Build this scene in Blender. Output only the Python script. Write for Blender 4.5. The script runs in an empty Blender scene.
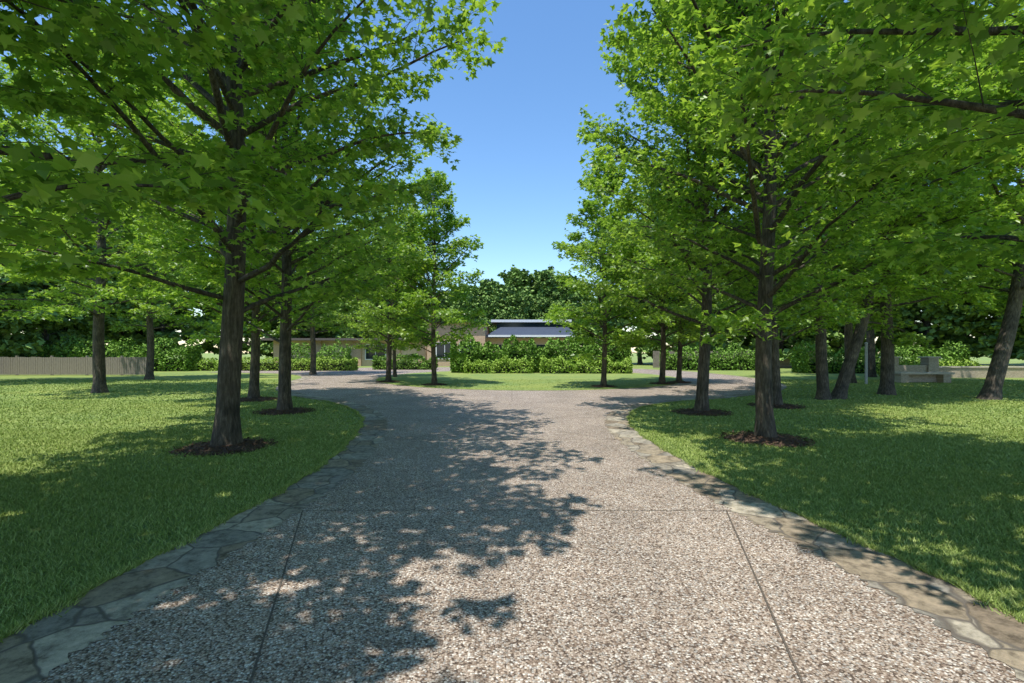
import bpy, math, random
import numpy as np
from mathutils import Vector
random.seed(3)
D = bpy.data
scn = bpy.context.scene
COL = scn.collection

# ------------------------------------------------------------------ helpers
def mesh_np(name, V, loops, starts, mats, mat_idx=None, smooth=False):
    me = D.meshes.new(name)
    V = np.asarray(V, dtype=np.float32)
    me.vertices.add(len(V)); me.vertices.foreach_set('co', V.ravel())
    loops = np.asarray(loops, dtype=np.int32).ravel()
    me.loops.add(len(loops)); me.loops.foreach_set('vertex_index', loops)
    starts = np.asarray(starts, dtype=np.int32)
    me.polygons.add(len(starts)); me.polygons.foreach_set('loop_start', starts)
    if mat_idx is not None:
        me.polygons.foreach_set('material_index', np.asarray(mat_idx, dtype=np.int32))
    for m in mats: me.materials.append(m)
    me.polygons.foreach_set('use_smooth', np.full(len(starts), smooth, dtype=bool))
    me.update(calc_edges=True)
    return me

def mesh_py(name, V, F, mat, smooth=False):
    me = D.meshes.new(name); me.from_pydata([tuple(v) for v in V], [], F)
    if mat: me.materials.append(mat)
    if smooth:
        me.polygons.foreach_set('use_smooth', [True]*len(me.polygons))
    me.update()
    return me

def obj(name, me, parent=None, loc=(0,0,0), rot=(0,0,0), scale=(1,1,1)):
    o = D.objects.new(name, me); COL.objects.link(o)
    o.location = loc; o.rotation_euler = rot; o.scale = scale
    if parent: o.parent = parent
    return o

def empty(name, loc=(0,0,0), rot=(0,0,0), scale=(1,1,1)):
    return obj(name, None, None, loc, rot, scale)

def boxdata(x0,x1,y0,y1,z0,z1):
    V=[(x0,y0,z0),(x1,y0,z0),(x1,y1,z0),(x0,y1,z0),(x0,y0,z1),(x1,y0,z1),(x1,y1,z1),(x0,y1,z1)]
    F=[(0,3,2,1),(4,5,6,7),(0,1,5,4),(1,2,6,5),(2,3,7,6),(3,0,4,7)]
    return V,F

def boxes(name, L, mat, parent=None):
    V=[];F=[]
    for b in L:
        v,f=boxdata(*b); n=len(V); V+=v; F+=[tuple(i+n for i in q) for q in f]
    return obj(name, mesh_py(name,V,F,mat), parent)

class MB:
    def __init__(s, name):
        s.m = D.materials.new(name); s.m.use_nodes=True
        s.nt = s.m.node_tree; s.n = s.nt.nodes; s.l = s.nt.links
        s.b = s.n['Principled BSDF']; s.out = s.n['Material Output']
        s.b.inputs['Roughness'].default_value=0.85
        s.b.inputs['Specular IOR Level'].default_value=0.3
    def new(s,t,**k):
        n=s.n.new(t)
        for a,v in k.items(): setattr(n,a,v)
        return n
    def link(s,a,b): s.l.new(a,b)
    def coord(s,scale=(1,1,1)):
        t=s.new('ShaderNodeTexCoord'); mp=s.new('ShaderNodeMapping'); mp.inputs['Scale'].default_value=scale
        s.link(t.outputs['Object'],mp.inputs[0]); return mp.outputs[0]
    def noise(s,c,scale,detail=4,rough=.6):
        n=s.new('ShaderNodeTexNoise'); n.inputs['Scale'].default_value=scale
        n.inputs['Detail'].default_value=detail; n.inputs['Roughness'].default_value=rough
        s.link(c,n.inputs['Vector']); return n
    def ramp(s,fac,stops,interp='LINEAR'):
        r=s.new('ShaderNodeValToRGB'); cr=r.color_ramp; cr.interpolation=interp
        while len(cr.elements)<len(stops): cr.elements.new(0.5)
        for e,(p,c) in zip(cr.elements,stops):
            e.position=p; e.color=(*c,1)
        s.link(fac,r.inputs[0]); return r.outputs[0]
    def mix(s,a,b,fac,mode='MIX'):
        m=s.new('ShaderNodeMix',data_type='RGBA',blend_type=mode)
        if isinstance(fac,(int,float)): m.inputs[0].default_value=fac
        else: s.link(fac,m.inputs[0])
        for i,x in ((6,a),(7,b)):
            if isinstance(x,tuple): m.inputs[i].default_value=(*x,1)
            else: s.link(x,m.inputs[i])
        return m.outputs[2]
    def bump(s,h,strength,dist=0.01,prev=None):
        b=s.new('ShaderNodeBump'); b.inputs['Strength'].default_value=strength; b.inputs['Distance'].default_value=dist
        s.link(h,b.inputs['Height'])
        if prev: s.link(prev,b.inputs['Normal'])
        s.link(b.outputs[0],s.b.inputs['Normal']); return b.outputs[0]
    def base(s,c): 
        if isinstance(c,tuple): s.b.inputs['Base Color'].default_value=(*c,1)
        else: s.link(c,s.b.inputs['Base Color'])

def leaf_mat(name, dark, mid, light, trans=0.45, tcol=(1.42,1.4,0.85)):
    m=MB(name)
    g=m.new('ShaderNodeNewGeometry')
    c=m.ramp(g.outputs['Random Per Island'],[(0,dark),(0.5,mid),(1,light)])
    if trans>0:
        t=m.new('ShaderNodeBsdfTranslucent'); df=m.new('ShaderNodeBsdfDiffuse'); m.link(c,df.inputs[0])
        tc=m.mix(c,tcol,1.0,'MULTIPLY'); m.link(tc,t.inputs[0])
        gl=m.new('ShaderNodeBsdfGlossy'); gl.inputs['Roughness'].default_value=.45; gl.inputs[0].default_value=(1,1,1,1)
        mx=m.new('ShaderNodeMixShader'); mx.inputs[0].default_value=trans
        m.link(df.outputs[0],mx.inputs[1]); m.link(t.outputs[0],mx.inputs[2])
        m2=m.new('ShaderNodeMixShader'); m2.inputs[0].default_value=.045
        m.link(mx.outputs[0],m2.inputs[1]); m.link(gl.outputs[0],m2.inputs[2]); m.link(m2.outputs[0],m.out.inputs[0])
    else:
        df=m.new('ShaderNodeBsdfDiffuse'); m.link(c,df.inputs[0]); m.link(df.outputs[0],m.out.inputs[0])
    return m.m

def simple_mat(name,c1,c2,scale=3,rough=.85,bump=.2,stretch=(1,1,1)):
    m=MB(name); co=m.coord(stretch); n=m.noise(co,scale,6,.65)
    m.base(m.ramp(n.outputs[0],[(0.3,c1),(0.7,c2)])); m.b.inputs['Roughness'].default_value=rough
    if bump: m.bump(n.outputs[0],bump,0.02)
    return m.m

# ------------------------------------------------------------------ materials
M_maple = leaf_mat('maple_leaves',(0.11,0.215,0.028),(0.235,0.385,0.045),(0.40,0.56,0.085),.52)
M_shade = leaf_mat('shade_leaves',(0.13,0.235,0.03),(0.24,0.38,0.045),(0.38,0.53,0.085),.52)
M_far   = leaf_mat('woods_leaves',(0.12,0.19,0.06),(0.20,0.31,0.08),(0.30,0.43,0.12),0)
M_hedge = leaf_mat('hedge_leaves',(0.09,0.18,0.03),(0.165,0.29,0.05),(0.25,0.40,0.08),0)
M_lime  = leaf_mat('light_shrub_leaves',(0.18,0.29,0.04),(0.29,0.43,0.07),(0.41,0.54,0.12),0)
M_grassb= leaf_mat('grass_blades',(0.16,0.22,0.05),(0.28,0.365,0.09),(0.43,0.49,0.18),0)

m=MB('bark'); co=m.coord((1,1,0.18)); n=m.noise(co,28,6,.7); n2=m.noise(m.coord(),2.5,3)
c=m.ramp(n.outputs[0],[(0.3,(0.035,0.028,0.022)),(0.52,(0.115,0.095,0.075)),(0.75,(0.25,0.22,0.18))])
c=m.mix(c,m.ramp(n2.outputs[0],[(0.35,(0.6,0.6,0.6)),(0.7,(1.35,1.3,1.2))]),1,'MULTIPLY')
m.base(c); m.bump(n.outputs[0],1.0,0.05); M_bark=m.m

m=MB('lawn_soil_grass'); co=m.coord(); 
n=m.noise(co,60,6,.75); n2=m.noise(co,0.35,4,.6); n3=m.noise(co,6,4)
c=m.ramp(n.outputs[0],[(0.25,(0.105,0.15,0.042)),(0.5,(0.245,0.325,0.085)),(0.8,(0.38,0.45,0.16))])
c=m.mix(c,m.ramp(n2.outputs[0],[(0.3,(0.76,0.86,0.9)),(0.7,(1.3,1.12,1.0))]),1,'MULTIPLY')
c=m.mix(c,m.ramp(n3.outputs[0],[(0.3,(0.74,0.80,0.8)),(0.7,(1.25,1.17,1.1))]),1,'MULTIPLY')
m.base(c); m.bump(n.outputs[0],0.8,0.03); M_lawn=m.m

m=MB('exposed_aggregate'); co=m.coord()
v=m.new('ShaderNodeTexVoronoi'); v.inputs['Scale'].default_value=84; m.link(co,v.inputs['Vector'])
sp=m.new('ShaderNodeSeparateColor'); m.link(v.outputs['Color'],sp.inputs[0])
c=m.ramp(sp.outputs[0],[(0.0,(0.15,0.11,0.085)),(0.15,(0.33,0.245,0.185)),(0.35,(0.50,0.40,0.315)),(0.55,(0.60,0.495,0.405)),(0.75,(0.46,0.42,0.375)),(0.88,(0.84,0.77,0.68))],'CONSTANT')
mort=m.ramp(v.outputs['Distance'],[(0.35,(1,1,1)),(0.75,(0.48,0.44,0.41))])
c=m.mix(c,mort,1,'MULTIPLY')
n2=m.noise(co,0.8,5,.65)
c=m.mix(c,m.ramp(n2.outputs[0],[(0.3,(0.76,0.75,0.74)),(0.7,(1.12,1.1,1.08))]),1,'MULTIPLY')
n3=m.noise(co,9,4,.7)
c=m.mix(c,m.ramp(n3.outputs[0],[(0.3,(0.82,0.82,0.82)),(0.7,(1.12,1.12,1.12))]),1,'MULTIPLY')
m.base(c); m.b.inputs['Roughness'].default_value=0.7
inv=m.new('ShaderNodeMath',operation='SUBTRACT'); inv.inputs[0].default_value=1; m.link(v.outputs['Distance'],inv.inputs[1])
m.bump(inv.outputs[0],0.6,0.006); M_agg=m.m

m=MB('flagstone'); co=m.coord()
nw=m.noise(co,3,2); off=m.new('ShaderNodeVectorMath',operation='SCALE'); off.inputs['Scale'].default_value=0.12; m.link(nw.outputs['Color'],off.inputs[0])
ad=m.new('ShaderNodeVectorMath',operation='ADD'); m.link(co,ad.inputs[0]); m.link(off.outputs[0],ad.inputs[1])
v=m.new('ShaderNodeTexVoronoi'); v.inputs['Scale'].default_value=2.3; m.link(ad.outputs[0],v.inputs['Vector'])
ve=m.new('ShaderNodeTexVoronoi',feature='DISTANCE_TO_EDGE'); ve.inputs['Scale'].default_value=2.3; m.link(ad.outputs[0],ve.inputs['Vector'])
sp=m.new('ShaderNodeSeparateColor'); m.link(v.outputs['Color'],sp.inputs[0])
c=m.ramp(sp.outputs[0],[(0,(0.26,0.205,0.15)),(0.3,(0.38,0.31,0.225)),(0.6,(0.30,0.275,0.24)),(0.85,(0.50,0.44,0.35))])
n=m.noise(co,7,10,.8)
c=m.mix(c,m.ramp(n.outputs[0],[(0.36,(0.33,0.31,0.28)),(0.52,(0.95,0.93,0.88)),(0.68,(1.4,1.32,1.22))]),1,'MULTIPLY')
edge=m.ramp(ve.outputs['Distance'],[(0.006,(0,0,0)),(0.03,(1,1,1))])
c=m.mix((0.15,0.125,0.10),c,edge)
m.base(c); b1=m.bump(edge,0.6,0.01); m.bump(n.outputs[0],0.7,0.02,b1); M_flag=m.m

M_joint=simple_mat('joint_filler',(0.08,0.065,0.05),(0.17,0.135,0.105),40,bump=0)
M_mulch=simple_mat('mulch',(0.03,0.018,0.013),(0.13,0.075,0.05),45,bump=1.0)
M_chip=simple_mat('mulch_chips',(0.06,0.035,0.022),(0.2,0.12,0.075),9,bump=0)
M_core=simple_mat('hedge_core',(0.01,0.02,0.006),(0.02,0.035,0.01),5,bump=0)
M_wood=simple_mat('weathered_wood',(0.17,0.145,0.12),(0.32,0.28,0.23),8,stretch=(6,6,0.6))
M_white=simple_mat('white_trim',(0.68,0.69,0.7),(0.78,0.78,0.78),5,bump=0)
M_tan=simple_mat('tan_stucco',(0.52,0.40,0.27),(0.66,0.52,0.36),4)
M_glass=MB('window_glass'); M_glass.base((0.02,0.03,0.04)); M_glass.b.inputs['Roughness'].default_value=0.08; M_glass=M_glass.m
M_pillar=simple_mat('brown_stone',(0.15,0.12,0.10),(0.30,0.25,0.20),6)
M_cope=simple_mat('coping_stone',(0.44,0.38,0.30),(0.58,0.51,0.42),6)
M_metal=simple_mat('galvanised',(0.35,0.36,0.37),(0.5,0.5,0.5),12,.5,0)
def brickmat(name,c1,c2,cm,scale,ms=.015,rot=90):
    m=MB(name); co=m.coord(); br=m.new('ShaderNodeTexBrick')
    mp=m.new('ShaderNodeMapping'); mp.inputs['Rotation'].default_value=(math.radians(rot),0,0); m.link(co,mp.inputs[0]); m.link(mp.outputs[0],br.inputs[0])
    br.inputs['Color1'].default_value=(*c1,1); br.inputs['Color2'].default_value=(*c2,1); br.inputs['Mortar'].default_value=(*cm,1)
    br.inputs['Scale'].default_value=scale; br.inputs['Mortar Size'].default_value=ms
    m.base(br.outputs[0]); m.bump(br.outputs['Fac'],-.4,.01); return m
M_brick=brickmat('brick',(0.47,0.30,0.19),(0.57,0.39,0.26),(0.5,0.42,0.32),4).m
M_stone=brickmat('stacked_stone',(0.40,0.33,0.25),(0.56,0.47,0.36),(0.2,0.16,0.12),6,.02).m
m=brickmat('slate_roof',(0.055,0.065,0.09),(0.08,0.095,0.125),(0.04,0.05,0.065),2.5,rot=0); m.b.inputs['Roughness'].default_value=.7; M_roof=m.m
M_roofb=simple_mat('brown_roof',(0.10,0.08,0.07),(0.18,0.15,0.13),10)

# ------------------------------------------------------------------ curves / regions
def catmull(P, n=10, closed=False):
    P=[np.array(p,float) for p in P]; out=[]
    N=len(P); rng=range(N) if closed else range(N-1)
    for i in rng:
        if closed: p0,p1,p2,p3=P[i-1],P[i],P[(i+1)%N],P[(i+2)%N]
        else: p0,p1,p2,p3=P[max(i-1,0)],P[i],P[i+1],P[min(i+2,N-1)]
        for k in range(n):
            t=k/n
            out.append(0.5*((2*p1)+(-p0+p2)*t+(2*p0-5*p1+4*p2-p3)*t*t+(-p0+3*p1-3*p2+p3)*t**3))
    if not closed: out.append(P[-1])
    return np.array(out)

left=catmull([(-3.0,-9),(-2.95,-2),(-2.88,2.0),(-2.82,3.35),(-2.66,5.4),(-2.72,7.2),(-3.03,9.3),(-3.62,11.6),(-4.7,13.8),(-6.4,16.0),(-8.5,18.2),(-10.5,21.5),(-12.0,26),(-13.5,31),(-17,35.5),(-24,38)])
right=catmull([(3.1,-9),(3.1,-2),(3.08,2.0),(2.98,3.7),(2.80,4.74),(2.56,6.6),(2.50,9.3),(2.82,11.6),(3.7,13.8),(5.4,15.5),(8.2,17.3),(11.5,20.5),(13.8,25),(15,32),(14.5,40),(12,46)])
back=np.array([(6,50),(-8,51),(-16,49),(-24,46)])
drive=np.vstack([left[::-1],right,back])[::-1]   # some order
isl_c=(1.0,31.5); isl_r=(9.3,11.5)
isl=np.array([(isl_c[0]+isl_r[0]*math.cos(a),isl_c[1]+isl_r[1]*math.sin(a)) for a in np.linspace(0,2*math.pi,120,endpoint=False)])

def inpoly(x,y,P):
    c=np.zeros(x.shape,bool); j=len(P)-1
    for i in range(len(P)):
        xi,yi=P[i]; xj,yj=P[j]
        if yi!=yj:
            k=((yi>y)!=(yj>y))&(x<(xj-xi)*(y-yi)/(yj-yi)+xi); c^=k
        j=i
    return c
def flat(name,P,z,mat):
    from mathutils.geometry import tessellate_polygon
    vs=[Vector((p[0],p[1],0)) for p in P]
    tris=tessellate_polygon([vs])
    F=[]
    for t in tris:
        a,b,c=[vs[i] for i in t]
        F.append(tuple(t) if (b-a).cross(c-a).z>0 else tuple(t[::-1]))
    return obj(name,mesh_py(name,[(p[0],p[1],z) for p in P],F,mat))

obj('lawn_ground',mesh_py('lawn',[(-500,-300,0),(500,-300,0),(500,700,0),(-500,700,0)],[(0,1,2,3)],M_lawn))
flat('driveway',drive,0.004,M_agg)
flat('island_lawn',isl,0.012,M_lawn)

def strip(P,w0,w1,z,side):
    T=np.gradient(P,axis=0); T/=np.linalg.norm(T,axis=1)[:,None]
    Nn=np.stack([T[:,1],-T[:,0]],1)*side
    A=P+Nn*w0; B=P+Nn*w1
    V=[];F=[]
    for a,b in zip(A,B): V+=[(a[0],a[1],z),(b[0],b[1],z)]
    for i in range(len(P)-1):
        F.append((2*i,2*i+1,2*i+3,2*i+2))
    return V,F
def fixup(V,F):
    out=[]
    for f in F:
        a,b,c=[Vector(V[i]) for i in f[:3]]
        out.append(f if (b-a).cross(c-a).z>0 else f[::-1])
    return out
# stone border: inner edge slightly irregular where individual stones stop
wv=lambda P,k: 0.56+.03*np.sin(np.arange(len(P))*1.9+k)+.02*np.sin(np.arange(len(P))*.8+k)
def dense(P,n=4):
    q=np.linspace(0,len(P)-1,(len(P)-1)*n+1); i=np.minimum(q.astype(int),len(P)-2); f=(q-i)[:,None]; return P[i]*(1-f)+P[i+1]*f
V=[];F=[]
for P,s,k in ((dense(left),1,0),(dense(right),-1,2)):
    v,f=strip(P,0.0,wv(P,k)[:,None],0.008,s); n=len(V); V+=v; F+=[tuple(i+n for i in q) for q in f]
obj('stone_border',mesh_py('stone_border',V,fixup(V,F),M_flag))
# control joints
V=[];F=[]
def addstrip(P,w,z=0.0115):
    global V,F
    P=np.array(P,float); v,f=strip(P,-w/2,w/2,z,1); n=len(V); V+=v; F+=[tuple(i+n for i in q) for q in f]
for yy,x0,x1 in ((4.85,-2.1,2.2),(8.8,-2.3,1.9)): addstrip([(x0,yy),((x0+x1)/2,yy+.02),(x1,yy)],0.010)
for a,b,w in (((-2.1,4.85),(-1.15,2.0),.012),((-1.15,2.0),(-0.6,0),.012),((2.15,4.85),(1.3,2.0),.012),((1.3,2.0),(0.8,0),.012),
            ((-2.25,8.8),(0,10.6),.01),((1.9,8.8),(0,10.6),.01),((0,10.6),(-3.4,13.8),.012),((0,10.6),(3.2,13.9),.012),((-2.1,4.85),(1.9,8.8),.006),((2.15,4.85),(0.9,5.9),.005),
            ((-5.6,16.4),(-3.4,20.5),.012),((6.4,17),(4.6,20.6),.012),((0,15.2),(0,19.9),.012)):
    a=np.array(a);b=np.array(b); addstrip([a,(a+b)/2,b],w)
obj('driveway_joints',mesh_py('joints',V,fixup(V,F),M_joint))

# ------------------------------------------------------------------ grass blades
rg=np.random.default_rng(5)
def lawn_pts(x0,x1,y0,y1,dens):
    N=int((x1-x0)*(y1-y0)*dens); x=rg.uniform(x0,x1,N); y=rg.uniform(y0,y1,N)
    d=inpoly(x,y,drive); i=((x-isl_c[0])/isl_r[0])**2+((y-isl_c[1])/isl_r[1])**2<1
    k=(~d)|i; k&=np.abs(x)<np.maximum(y,0)*1.25+3.5
    return x[k],y[k]
PX=[];PY=[];PW=[];PH=[]
for y0,y1,dens,w,h in ((1.2,4,5200,.0045,.034),(4,6.5,3200,.006,.036),(6.5,10,1300,.009,.036),(10,16,400,.014,.036),(16,28,100,.025,.036)):
    xm=y1*1.25+1
    for a,b in ((-xm,-2.3),(2.3,xm)) if y1<12 else ((-xm,xm),):
        x,y=lawn_pts(a,b,y0,y1,dens)
        PX.append(x);PY.append(y);PW.append(np.full(len(x),w));PH.append(np.full(len(x),h))
for P,s in ((left,-1),(right,1)):
    seg=P[(P[:,1]>0)&(P[:,1]<16)]; q=rg.uniform(0,len(seg)-1.001,9000); i=q.astype(int); f=(q-i)[:,None]
    pp=seg[i]*(1-f)+seg[i+1]*f; j=np.abs(rg.normal(0,.02,len(q)))*(1+.9*np.sin(pp[:,1]*5)+.6*np.sin(pp[:,1]*13))
    PX.append(pp[:,0]-s*j);PY.append(pp[:,1]);PW.append(np.full(len(q),.005));PH.append(np.full(len(q),.05))
x=np.concatenate(PX);y=np.concatenate(PY);w=np.concatenate(PW);h=np.concatenate(PH)*rg.uniform(.5,1.25,len(x))
N=len(x); a=rg.uniform(0,2*math.pi,N); lean=rg.normal(0,.6,(N,2))*h[:,None]
Vg=np.zeros((N,3,3)); Vg[:,0,0]=x-np.cos(a)*w;Vg[:,0,1]=y-np.sin(a)*w; Vg[:,1,0]=x+np.cos(a)*w;Vg[:,1,1]=y+np.sin(a)*w
Vg[:,2,0]=x+lean[:,0];Vg[:,2,1]=y+lean[:,1];Vg[:,2,2]=h
obj('lawn_grass',mesh_np('grass',Vg.reshape(-1,3),np.arange(N*3),np.arange(N)*3,[M_grassb]))

# ------------------------------------------------------------------ trees
MAPLE=np.array([(0,0,0),(.38,-.08,-.05),(.26,.18,.0),(.56,.46,-.08),(.2,.52,.02),(0,1.0,-.1),(-.2,.52,.02),(-.56,.46,-.08),(-.26,.18,0),(-.38,-.08,-.05)])
LOBE3=np.array([(0,0,0),(.52,.28,-.08),(.2,.46,.0),(0,1,-.1),(-.2,.46,0),(-.52,.28,-.08)])
QUAD=np.array([(0,0,0),(.45,.45,-.06),(0,1,-.05),(-.45,.45,-.06)])
def leaves_np(P,Dr,size,shape,rs,tilt=.45):
    N=len(P); K=len(shape)
    nrm=np.stack([rs.normal(0,tilt,N),rs.normal(0,tilt,N),np.ones(N)],1); nrm/=np.linalg.norm(nrm,axis=1)[:,None]
    t=Dr-np.sum(Dr*nrm,1)[:,None]*nrm; t/=(np.linalg.norm(t,axis=1)[:,None]+1e-6)
    s=np.cross(nrm,t); sz=size*rs.uniform(.65,1.25,N)
    V=P[:,None,:]+sz[:,None,None]*(shape[None,:,0:1]*s[:,None,:]+shape[None,:,1:2]*t[:,None,:]+shape[None,:,2:3]*nrm[:,None,:])
    return V.reshape(-1,3),np.arange(N*K),np.arange(N)*K

def tubes(lines):
    V=[];F=[]
    for P,Rr,ns in lines:
        P=[Vector(p) for p in P]; base=len(V)
        for i,p in enumerate(P):
            d=(P[min(i+1,len(P)-1)]-P[max(i-1,0)]).normalized()
            u=d.cross(Vector((0.13,1,0.05)) if abs(d.y)<.9 else Vector((1,0,0))).normalized(); v=d.cross(u)
            for k in range(ns):
                an=2*math.pi*k/ns; V.append(p+(u*math.cos(an)+v*math.sin(an))*Rr[i])
        for i in range(len(P)-1):
            for k in range(ns):
                a=base+i*ns+k;b=base+i*ns+(k+1)%ns
                F.append((a,b,b+ns,a+ns))
    return V,F

def make_tree(name,seed,H,bh,R,tr,nprim,nleaf,lsize,shape,mat,peak=.3,nsec=15,lowe=0.25,hie=1.05,droop=.3,spread=.26,tilt=.45,twigs=True):
    rs=np.random.default_rng(seed)
    tp=[];tR=[]; x=y=0; K=int(H/0.45)
    wx,wy=rs.uniform(0,6,2); amp=rs.uniform(.03,.07)*H/11
    def tpos(h): 
        k=h/H; return Vector((amp*(math.sin(h*.9+wx)-math.sin(wx)),amp*(math.sin(h*.75+wy)-math.sin(wy)),h))
    for i in range(K+1):
        h=H*i/K; tp.append(tpos(h)); r=tr*(1-h/H)**.8+.008
        if i==0: tp[-1].z=-.1
        if h<.5: r*=1+.55*(1-h/.5)**2
        tR.append(r)
    tp.insert(1,tpos(.12)); tR.insert(1,tr*1.3)
    lines=[(tp,tR,12)]
    tw=[]
    for i in range(nprim):
        u=(i+rs.uniform(0,1))/nprim; t=u**0.9
        h0=bh*.95+(H*.985-bh*.95)*t
        prof=(0.72+.28*min(t/peak,1)) if t<peak else max(0,(1-t)/(1-peak))**.62
        L=max(.35,R*prof*rs.uniform(.72,1.15))
        az=i*2.399+rs.uniform(-.5,.5); e=lowe+(hie-lowe)*t+rs.uniform(-.15,.15)
        L/=max(.55,math.cos(e)*1.08)
        if t>.5: L*=.85
        br=min(tr*(1-h0/H)**.8*.6,.012*L+.006); n=7
        P=[tpos(h0)];rr=[br]; a2=az
        for k in range(1,n+1):
            s=k/n; ee=e+.15*s-droop*(1-t)*s*s*1.5+rs.normal(0,.06); a2+=rs.normal(0,.09)
            P.append(P[-1]+Vector((math.cos(a2)*math.cos(ee),math.sin(a2)*math.cos(ee),math.sin(ee)))*(L/n)); rr.append(br*(1-s*.85)+.002)
        lines.append((P,rr,6))
        m=max(4,int(nsec*(0.5+L/R*.6)))
        for k in range(m):
            s=.16+.84*(k+rs.uniform(0,1))/m; s=min(s,.999); f=s*n; j=int(f); p=P[j].lerp(P[j+1],f-j); d=(P[j+1]-P[j]).normalized()
            sd=1 if k%2 else -1; an=sd*rs.uniform(.55,1.15); ca,sa=math.cos(an),math.sin(an)
            d2=Vector((d.x*ca-d.y*sa,d.x*sa+d.y*ca,d.z*.75+rs.normal(0,.22))).normalized()
            l2=(.22+.36*L*(1.0-.62*s))*rs.uniform(.65,1.25)
            if s<.3: l2*=.7
            p2=p+d2*l2*.5; p3=p2+(d2+Vector((0,0,-.12))).normalized()*l2*.5
            if twigs: lines.append(([p,p2,p3],[.003+.0025*l2,.0035,.0015],3))
            w=l2*rs.uniform(.2,1.8)*(0.45 if s<.35 else 1)
            tw.append((p,(p3-p).normalized(),l2,w))
        tw.append((P[-2],(P[-1]-P[-2]).normalized(),L/n*1.5,L/n*2))
    A=np.array([list(q[0]) for q in tw]);Dd=np.array([list(q[1]) for q in tw]);Ln=np.array([q[2] for q in tw]);W=np.array([q[3] for q in tw])
    idx=rs.choice(len(tw),nleaf,p=W/W.sum()); s=rs.uniform(.12,1.08,nleaf)**.8
    perp=np.stack([-Dd[idx,1],Dd[idx,0],np.zeros(nleaf)],1); perp/=np.linalg.norm(perp,axis=1)[:,None]+1e-6
    off=rs.uniform(-1,1,nleaf)*spread*(1.15-.6*s)
    P=A[idx]+Dd[idx]*(s*Ln[idx])[:,None]+perp*off[:,None]
    P[:,2]+=rs.normal(-.02,.05*spread/.26,nleaf)-np.abs(off)*.15
    az=rs.normal(0,.9,nleaf); dx=Dd[idx,0]+perp[:,0]*np.sign(off)*.7; dy=Dd[idx,1]+perp[:,1]*np.sign(off)*.7
    Dr=np.stack([dx*np.cos(az)-dy*np.sin(az),dx*np.sin(az)+dy*np.cos(az),np.full(nleaf,-.35)],1)
    lv=leaves_np(P,Dr,lsize,shape,rs,tilt)
    V,F=tubes(lines)
    return mesh_py(name+'_wood',V,F,M_bark,True), mesh_np(name+'_leaf',*lv,[mat])

variants=[make_tree('maple%d'%i,10+i,11.2,1.9,3.8,.15,64,28000,(.112 if i in (0,3) else .132),MAPLE if i in (0,3) else LOBE3,M_maple,lowe=.38,tilt=.6) for i in range(4)]
shade=[make_tree('shade%d'%i,40+i,16,3.6,5.4,.24,66,21000,.21,LOBE3,M_shade,peak=.4,lowe=.25,droop=.45,spread=.4,tilt=.6) for i in range(2)]
far=[make_tree('woods%d'%i,70+i,16,.9,5.2,.25,70,11000,.6,QUAD,M_far,peak=.45,spread=.6,tilt=.9,nsec=10,twigs=False) for i in range(3)]
cone=make_tree('young',95,10.0,1.3,3.0,.12,60,16000,.17,LOBE3,M_maple,peak=.15,spread=.3,tilt=.6)

def plant(name,var,x,y,s=1,rz=None,sz=None,lean=(0,0)):
    e=empty(name,(x,y,0),(lean[0],lean[1],random.uniform(0,6.28) if rz is None else rz),(s,s,sz or s))
    obj('trunk',var[0],e); obj('foliage',var[1],e); return e
def mulch(x,y,r=.75):
    V=[(x,y,.075)];F=[];K=28
    ph=random.uniform(0,6)
    for j,(q,z) in enumerate(((.35,.07),(.7,.045),(.92,.02),(1.0,-.01))):
        for k in range(K):
            a=2*math.pi*k/K; rr=r*q*(1+.07*math.sin(3*a+ph)+.04*math.sin(7*a)+random.uniform(-.03,.03))
            V.append((x+rr*math.cos(a),y+rr*math.sin(a),z+random.uniform(-.01,.012)*(j<3)))
    for k in range(K): F.append((0,1+k,1+(k+1)%K))
    for j in range(3):
        for k in range(K):
            a=1+j*K+k;b=1+j*K+(k+1)%K; F.append((a,a+K,b+K,b))
    e=obj('mulch_bed',mesh_py('mulch',V,F,M_mulch,True))
    rs=np.random.default_rng(int(x*100+y*10)%9999); N=1000; rr=r*np.sqrt(rs.uniform(0,1.3,N)); a=rs.uniform(0,6.28,N)
    P=np.stack([x+rr*np.cos(a),y+rr*np.sin(a),.085-.065*np.clip(rr/r,0,1)**1.2+rs.uniform(0,.015,N)],1)
    lv=leaves_np(P,np.stack([np.cos(a*7),np.sin(a*7),rs.normal(0,.3,N)],1),.055,np.array([(-.16,0,0),(.16,0,0),(.12,1,0),(-.14,1,0)]),rs,.6)
    obj('bark_chips',mesh_np('chips',*lv,[M_chip]),e)

T=[(-4.78,8.1,0,1.2,1.2),(4.62,8.8,1,.96,1.0),(-6.06,12.9,2,1.05,.98),(4.98,12.7,3,.98,1),(-8.6,16.1,1,1.0,1),(7.75,14.2,2,.95,1),
   (-4.75,3.0,3,1.17,1.15),(5.2,3.2,0,1.14,1.12),(-5.2,-1.6,1,1.15,1.1),(5.6,-2.4,2,1.0,1),(-10.5,-.5,0,1.2,1)]  # last tree: added out of view so its crown shades the near left lawn
for x,y,v,s,sz in T:
    plant('maple_tree',variants[v],x,y,s,sz=sz); mulch(x,y,.68)
for x,y,v,s in ((-3.75,23.4,cone,1.0),(4.2,22.2,cone,1.0),(-6.6,25.8,variants[1],.9),(7.5,24.2,variants[0],.92),(8.7,25.2,variants[2],.85),(-7.5,31,cone,.9)):
    plant('young_maple_tree',v,x,y,s); 
    if y<27: mulch(x,y,.55)
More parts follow.
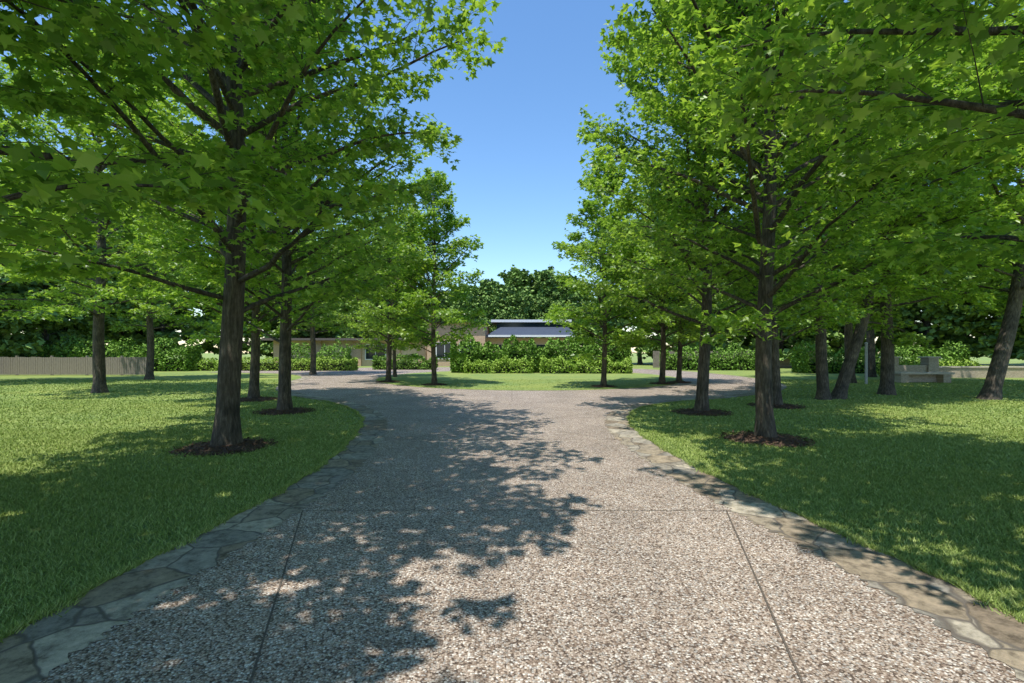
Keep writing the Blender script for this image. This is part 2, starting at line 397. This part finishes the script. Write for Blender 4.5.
for x,y,v,s,ln in ((-16.2,19.0,0,.85,(0,0)),(-21,28,1,.8,(0,0)),(-27,24,0,.95,(0,0)),(-14,34,1,.8,(0,0)),(10.5,16.3,1,.75,(0,0)),(11.2,16.6,0,.8,(0,.28)),(14.1,18.2,1,.9,(0,0)),(16.2,16.4,0,.95,(0,.24)),
                   (17.5,25,1,.9,(0,0)),(24,22,0,1,(0,0)),(23,31,0,1,(0,0))):
    plant('shade_tree',shade[v],x,y,s,rz=0 if ln!=(0,0) else None,lean=ln)
woods=empty('distant_trees')
rw=random.Random(8)
def wood(x,y,s):
    v=far[rw.randrange(3)]; e=D.objects.new('woods_tree',None); COL.objects.link(e); e.parent=woods
    e.location=(x,y,0); e.rotation_euler=(0,0,rw.uniform(0,6.28)); e.scale=(s,s,s*rw.uniform(.9,1.12))
    obj('trunk',v[0],e); obj('foliage',v[1],e)
for i in range(30):
    x=-96+i*6.6; 
    if abs(x)<16: wood(x+rw.uniform(-1,1),84+rw.uniform(-3,6),rw.uniform(.72,.85))
    else: wood(x+rw.uniform(-2,2),66+rw.uniform(-5,8)-abs(x)*.12,rw.uniform(1.0,1.25))
for i in range(9):
    wood(-37-rw.uniform(0,5)-i*.8,18+i*5,rw.uniform(.8,1.05)); wood(36+rw.uniform(0,6)+i*.8,16+i*5,rw.uniform(.8,1.05))
for i in range(5):
    wood(-30+i*3.6+rw.uniform(-.7,.7),67+rw.uniform(-2,3),rw.uniform(.7,.9))
    wood(19+i*4.4,52+rw.uniform(-3,3),rw.uniform(.7,.95))
for i in range(7): wood(-13+i*4.3,93+rw.uniform(-3,3),rw.uniform(.75,.9)); wood(-11+i*4.0,74+rw.uniform(-1,1),rw.uniform(.55,.66))
wood(1.0,80,.98); wood(5.2,82,.88); wood(-7.5,80,.75)

# ------------------------------------------------------------------ hedges
def hedge(name,x0,x1,y0,y1,h,mat,leaf=.11,dens=260,seed=1,lumpy=.25):
    rs=np.random.default_rng(seed); e=empty(name)
    lx,ly=x1-x0,y1-y0
    def top(x): return h*(1+lumpy*.35*np.sin(x*1.7+seed)+lumpy*.3*np.sin(x*3.9+2*seed)+lumpy*.2*np.sin(x*9))
    area=(lx*ly+2*lx*h+2*ly*h); N=int(area*dens)
    X=rs.uniform(x0,x1,N);Y=rs.uniform(y0,y1,N);Z=rs.uniform(0,1,N)**.8
    f=rs.integers(0,4,N); dp=np.abs(rs.normal(0,.09,N))-.05
    bul=.18*np.sin(X*2.3+seed)+.1*np.sin(X*5.1)
    Y=np.where(f==0,y0+dp+bul*np.sin(Z*3),Y);Y=np.where(f==3,y1-dp,Y)
    Zt=top(X)*(1-.2*np.clip(np.abs((Y-(y0+y1)/2)/(ly/2))-.6,0,1)/.4); Zz=np.where(f==1,Zt-dp,Z*Zt)
    k=(f==2); sd=rs.integers(0,2,N); X=np.where(k,np.where(sd==0,x0+dp,x1-dp),X)
    P=np.stack([X,Y,Zz],1); Dr=rs.normal(0,1,(N,3)); Dr[:,1]-=.5; Dr[:,2]+=.5
    obj('leaves',mesh_np(name,*leaves_np(P,Dr,leaf,QUAD,rs,1.2),[mat]),e)
    c=.14; boxes('dark_core',[(x0+c,x1-c,y0+c+.15,y1-c,0,h*(1-lumpy*.75)-.1)],M_core,e)  # solid box, the hedge's inner shade put into its near-black colour
hedge('hedge',-4.6,9.0,37,39.2,2.25,M_hedge,.18,190,1,.35)
hedge('light_shrub_row',-3.5,1.5,35.9,36.9,.95,M_lime,.13,200,2,.5)
hedge('light_shrub_row',2.2,8.8,35.6,36.8,1.0,M_lime,.13,200,3,.5)
hedge('low_hedge',-27,-13.5,41,42.2,1.0,M_lime,.13,180,4,.3)
hedge('shrub_row',-12.5,-7,43.5,45,1.1,M_hedge,.15,150,5,.5)
hedge('shrub_row',-24,-17.5,51,52.5,1.9,M_hedge,.18,110,15,.7)
hedge('hedge',13.5,22,42,44,1.7,M_hedge,.16,150,6,.5)
hedge('shrub_row',22,34,36,38,1.6,M_hedge,.16,140,7,.6)
hedge('shrub_row',-44,-27,40,42,2.0,M_hedge,.18,120,8,.6)
hedge('light_shrub_row',24.2,30,31,32,.8,M_lime,.13,160,21,.7)

# ------------------------------------------------------------------ house
H=empty('brick_house')
boxes('main_walls',[(-9.5,-3.0,54,64,0,4.9),(-2.99,6.5,55,66,0,3.2)],M_brick,H)
boxes('wing_walls',[(-27,-9.52,55,63,0,2.9)],M_tan,H)
boxes('brick_piers',[(x,x+.9,54.7,54.99,0,2.9) for x in (-27,-22.5,-18,-13.6,-10.6)],M_brick,H)
boxes('brick_wing_roof',[(-9.9,-2.7,53.5,64.4,4.902,5.1)],M_roof,H)
V=[(-3.5,54,3.45),(7,54,3.45),(7,60,4.7),(-2.0,60,4.7),(-3.5,54,3.3),(7,54,3.3),(7,60,4.55),(-2.0,60,4.55)]
F=[(0,1,2,3),(4,7,6,5),(0,4,5,1),(1,5,6,2),(2,6,7,3),(3,7,4,0)]
V=[(x if x>0 else x+.6,y,z) for x,y,z in V]
obj('slate_roof',mesh_py('slate',V,F,M_roof),H)
boxes('fascia',[(-2.65,7,53.9,53.995,3.28,3.5)],M_white,H)
boxes('clerestory_band',[(-1.9,6.9,60.3,66,4.4,5.25)],M_glass,H)
boxes('clerestory_roof',[(-2.6,7.4,60.05,66.3,5.252,5.6)],M_roof,H)
boxes('clerestory_fascia',[(-2.6,7.4,59.98,60.045,5.3,5.62)],M_white,H)
boxes('wing_roof',[(-28,-9.95,54.0,64,2.902,3.15)],M_roofb,H)
win=[(-25.6+4.5*i,-23.4+4.5*i,54.93,54.985,.8,2.4) for i in (2,)]
boxes('windows',win+[(-8.4,-6.6,53.93,53.985,.9,2.6),(-5.8,-4.0,53.93,53.985,.9,2.6),(-1.5,.5,54.93,54.985,.8,2.4),(2,4,54.93,54.985,.8,2.4)],M_glass,H)
fr=[]
for a,b,y,_,z0,z1 in win+[(-8.4,-6.6,53.93,0,.9,2.6),(-5.8,-4.0,53.93,0,.9,2.6)]:
    fr+=[(a-.1,a,y-.03,y+.05,z0-.1,z1+.1),(b,b+.1,y-.03,y+.05,z0-.1,z1+.1),(a,b,y-.03,y+.05,z1,z1+.1),(a,b,y-.03,y+.05,z0-.1,z0),((a+b)/2-.03,(a+b)/2+.03,y-.03,y-.001,z0,z1)]
boxes('window_frames',fr,M_white,H)

# ------------------------------------------------------------------ fences, walls, post
fe=empty('wooden_fence')
L=[];x=-46.0
while x<-24.5:
    L.append((x,x+.14,33+.002*((int(x*7))%3),33.03,.05,1.25+random.uniform(-.02,.02))); x+=.155
boxes('boards',L,M_wood,fe); boxes('rails',[(-46,-24.5,33.04,33.09,.35,.45),(-46,-24.5,33.04,33.09,1.0,1.1)],M_wood,fe)
boxes('posts',[(-46+i*2.4,-45.88+i*2.4,33.1,33.22,0,1.35) for i in range(9)],M_wood,fe)
fe=empty('wooden_fence')
L=[];x=14.0
while x<30:
    L.append((x,x+.14,48,48.03,.05,1.7+random.uniform(-.02,.02))); x+=.155
boxes('boards',L,M_pillar,fe); boxes('rails',[(14,30,48.04,48.09,.4,.5),(14,30,48.04,48.09,1.3,1.4)],M_pillar,fe)
fe=empty('low_stone_wall')
boxes('wall',[(26.2,39,30,30.4,0,.62)],M_stone,fe); boxes('coping',[(26.1,39.1,29.94,30.46,.622,.7)],M_cope,fe)
b=empty('stone_bench')
boxes('legs',[(20.2,20.6,25.1,25.7,0,.44),(22.4,22.8,25.1,25.7,0,.44)],M_stone,b)
boxes('back_panel',[(20.602,22.398,25.5,25.68,0,.44)],M_stone,b)
boxes('seat',[(20.1,22.9,25,25.8,.442,.54)],M_cope,b)
b=empty('stone_pillar_wall')
boxes('pillars',[(22.6,23.2,29,29.6,0,1.25),(25.0,25.6,29,29.6,0,1.25)],M_stone,b)
boxes('wall',[(23.202,24.998,29.15,29.5,0,.8)],M_stone,b); boxes('caps',[(22.52,23.28,28.92,29.68,1.251,1.33),(24.92,25.68,28.92,29.68,1.251,1.33)],M_cope,b)
p=empty('utility_post')
V,F=tubes([([(17.8,24.3,-.1),(17.8,24.3,1.0),(17.8,24.3,2.0)],[.06,.06,.06],14),([(17.8,24.3,2.0),(17.8,24.3,2.06),(17.8,24.3,2.1)],[.075,.075,.02],14)])
obj('pipe',mesh_py('post',V,F,M_metal,True),p)

# ------------------------------------------------------------------ light, sky, camera
EL=math.radians(70); AZ=math.radians(66)   # behind the camera, a little from the left
sd=Vector((-math.cos(EL)*math.cos(AZ),-math.cos(EL)*math.sin(AZ),math.sin(EL)))
sl=D.lights.new('sun','SUN'); sl.energy=5.0; sl.angle=math.radians(.5); sl.color=(1,.97,.9)
so=obj('sun',sl); so.rotation_euler=(-sd).to_track_quat('-Z','Y').to_euler()
w=D.worlds.new('World'); scn.world=w; w.use_nodes=True; nt=w.node_tree
sk=nt.nodes.new('ShaderNodeTexSky'); sk.sky_type='NISHITA'; sk.sun_disc=False; sk.sun_elevation=EL; sk.sun_rotation=math.atan2(sd.x,sd.y)
sk.air_density=1.2; sk.dust_density=.15; sk.ozone_density=4.5
hs=nt.nodes.new('ShaderNodeHueSaturation'); hs.inputs['Saturation'].default_value=1.12; hs.inputs['Value'].default_value=1.55
nt.links.new(sk.outputs[0],hs.inputs['Color'])
nt.links.new(hs.outputs[0],nt.nodes['Background'].inputs[0]); nt.nodes['Background'].inputs[1].default_value=.15
cam=D.cameras.new('camera'); cam.sensor_width=36; cam.lens=17; cam.shift_y=10.5/1024; cam.clip_end=2000; cam.clip_start=.05
co=obj('camera',cam,None,(0,0,1.6),(math.radians(90),0,0)); scn.camera=co
scn.view_settings.view_transform='Standard'; scn.view_settings.look='None'; scn.view_settings.exposure=0
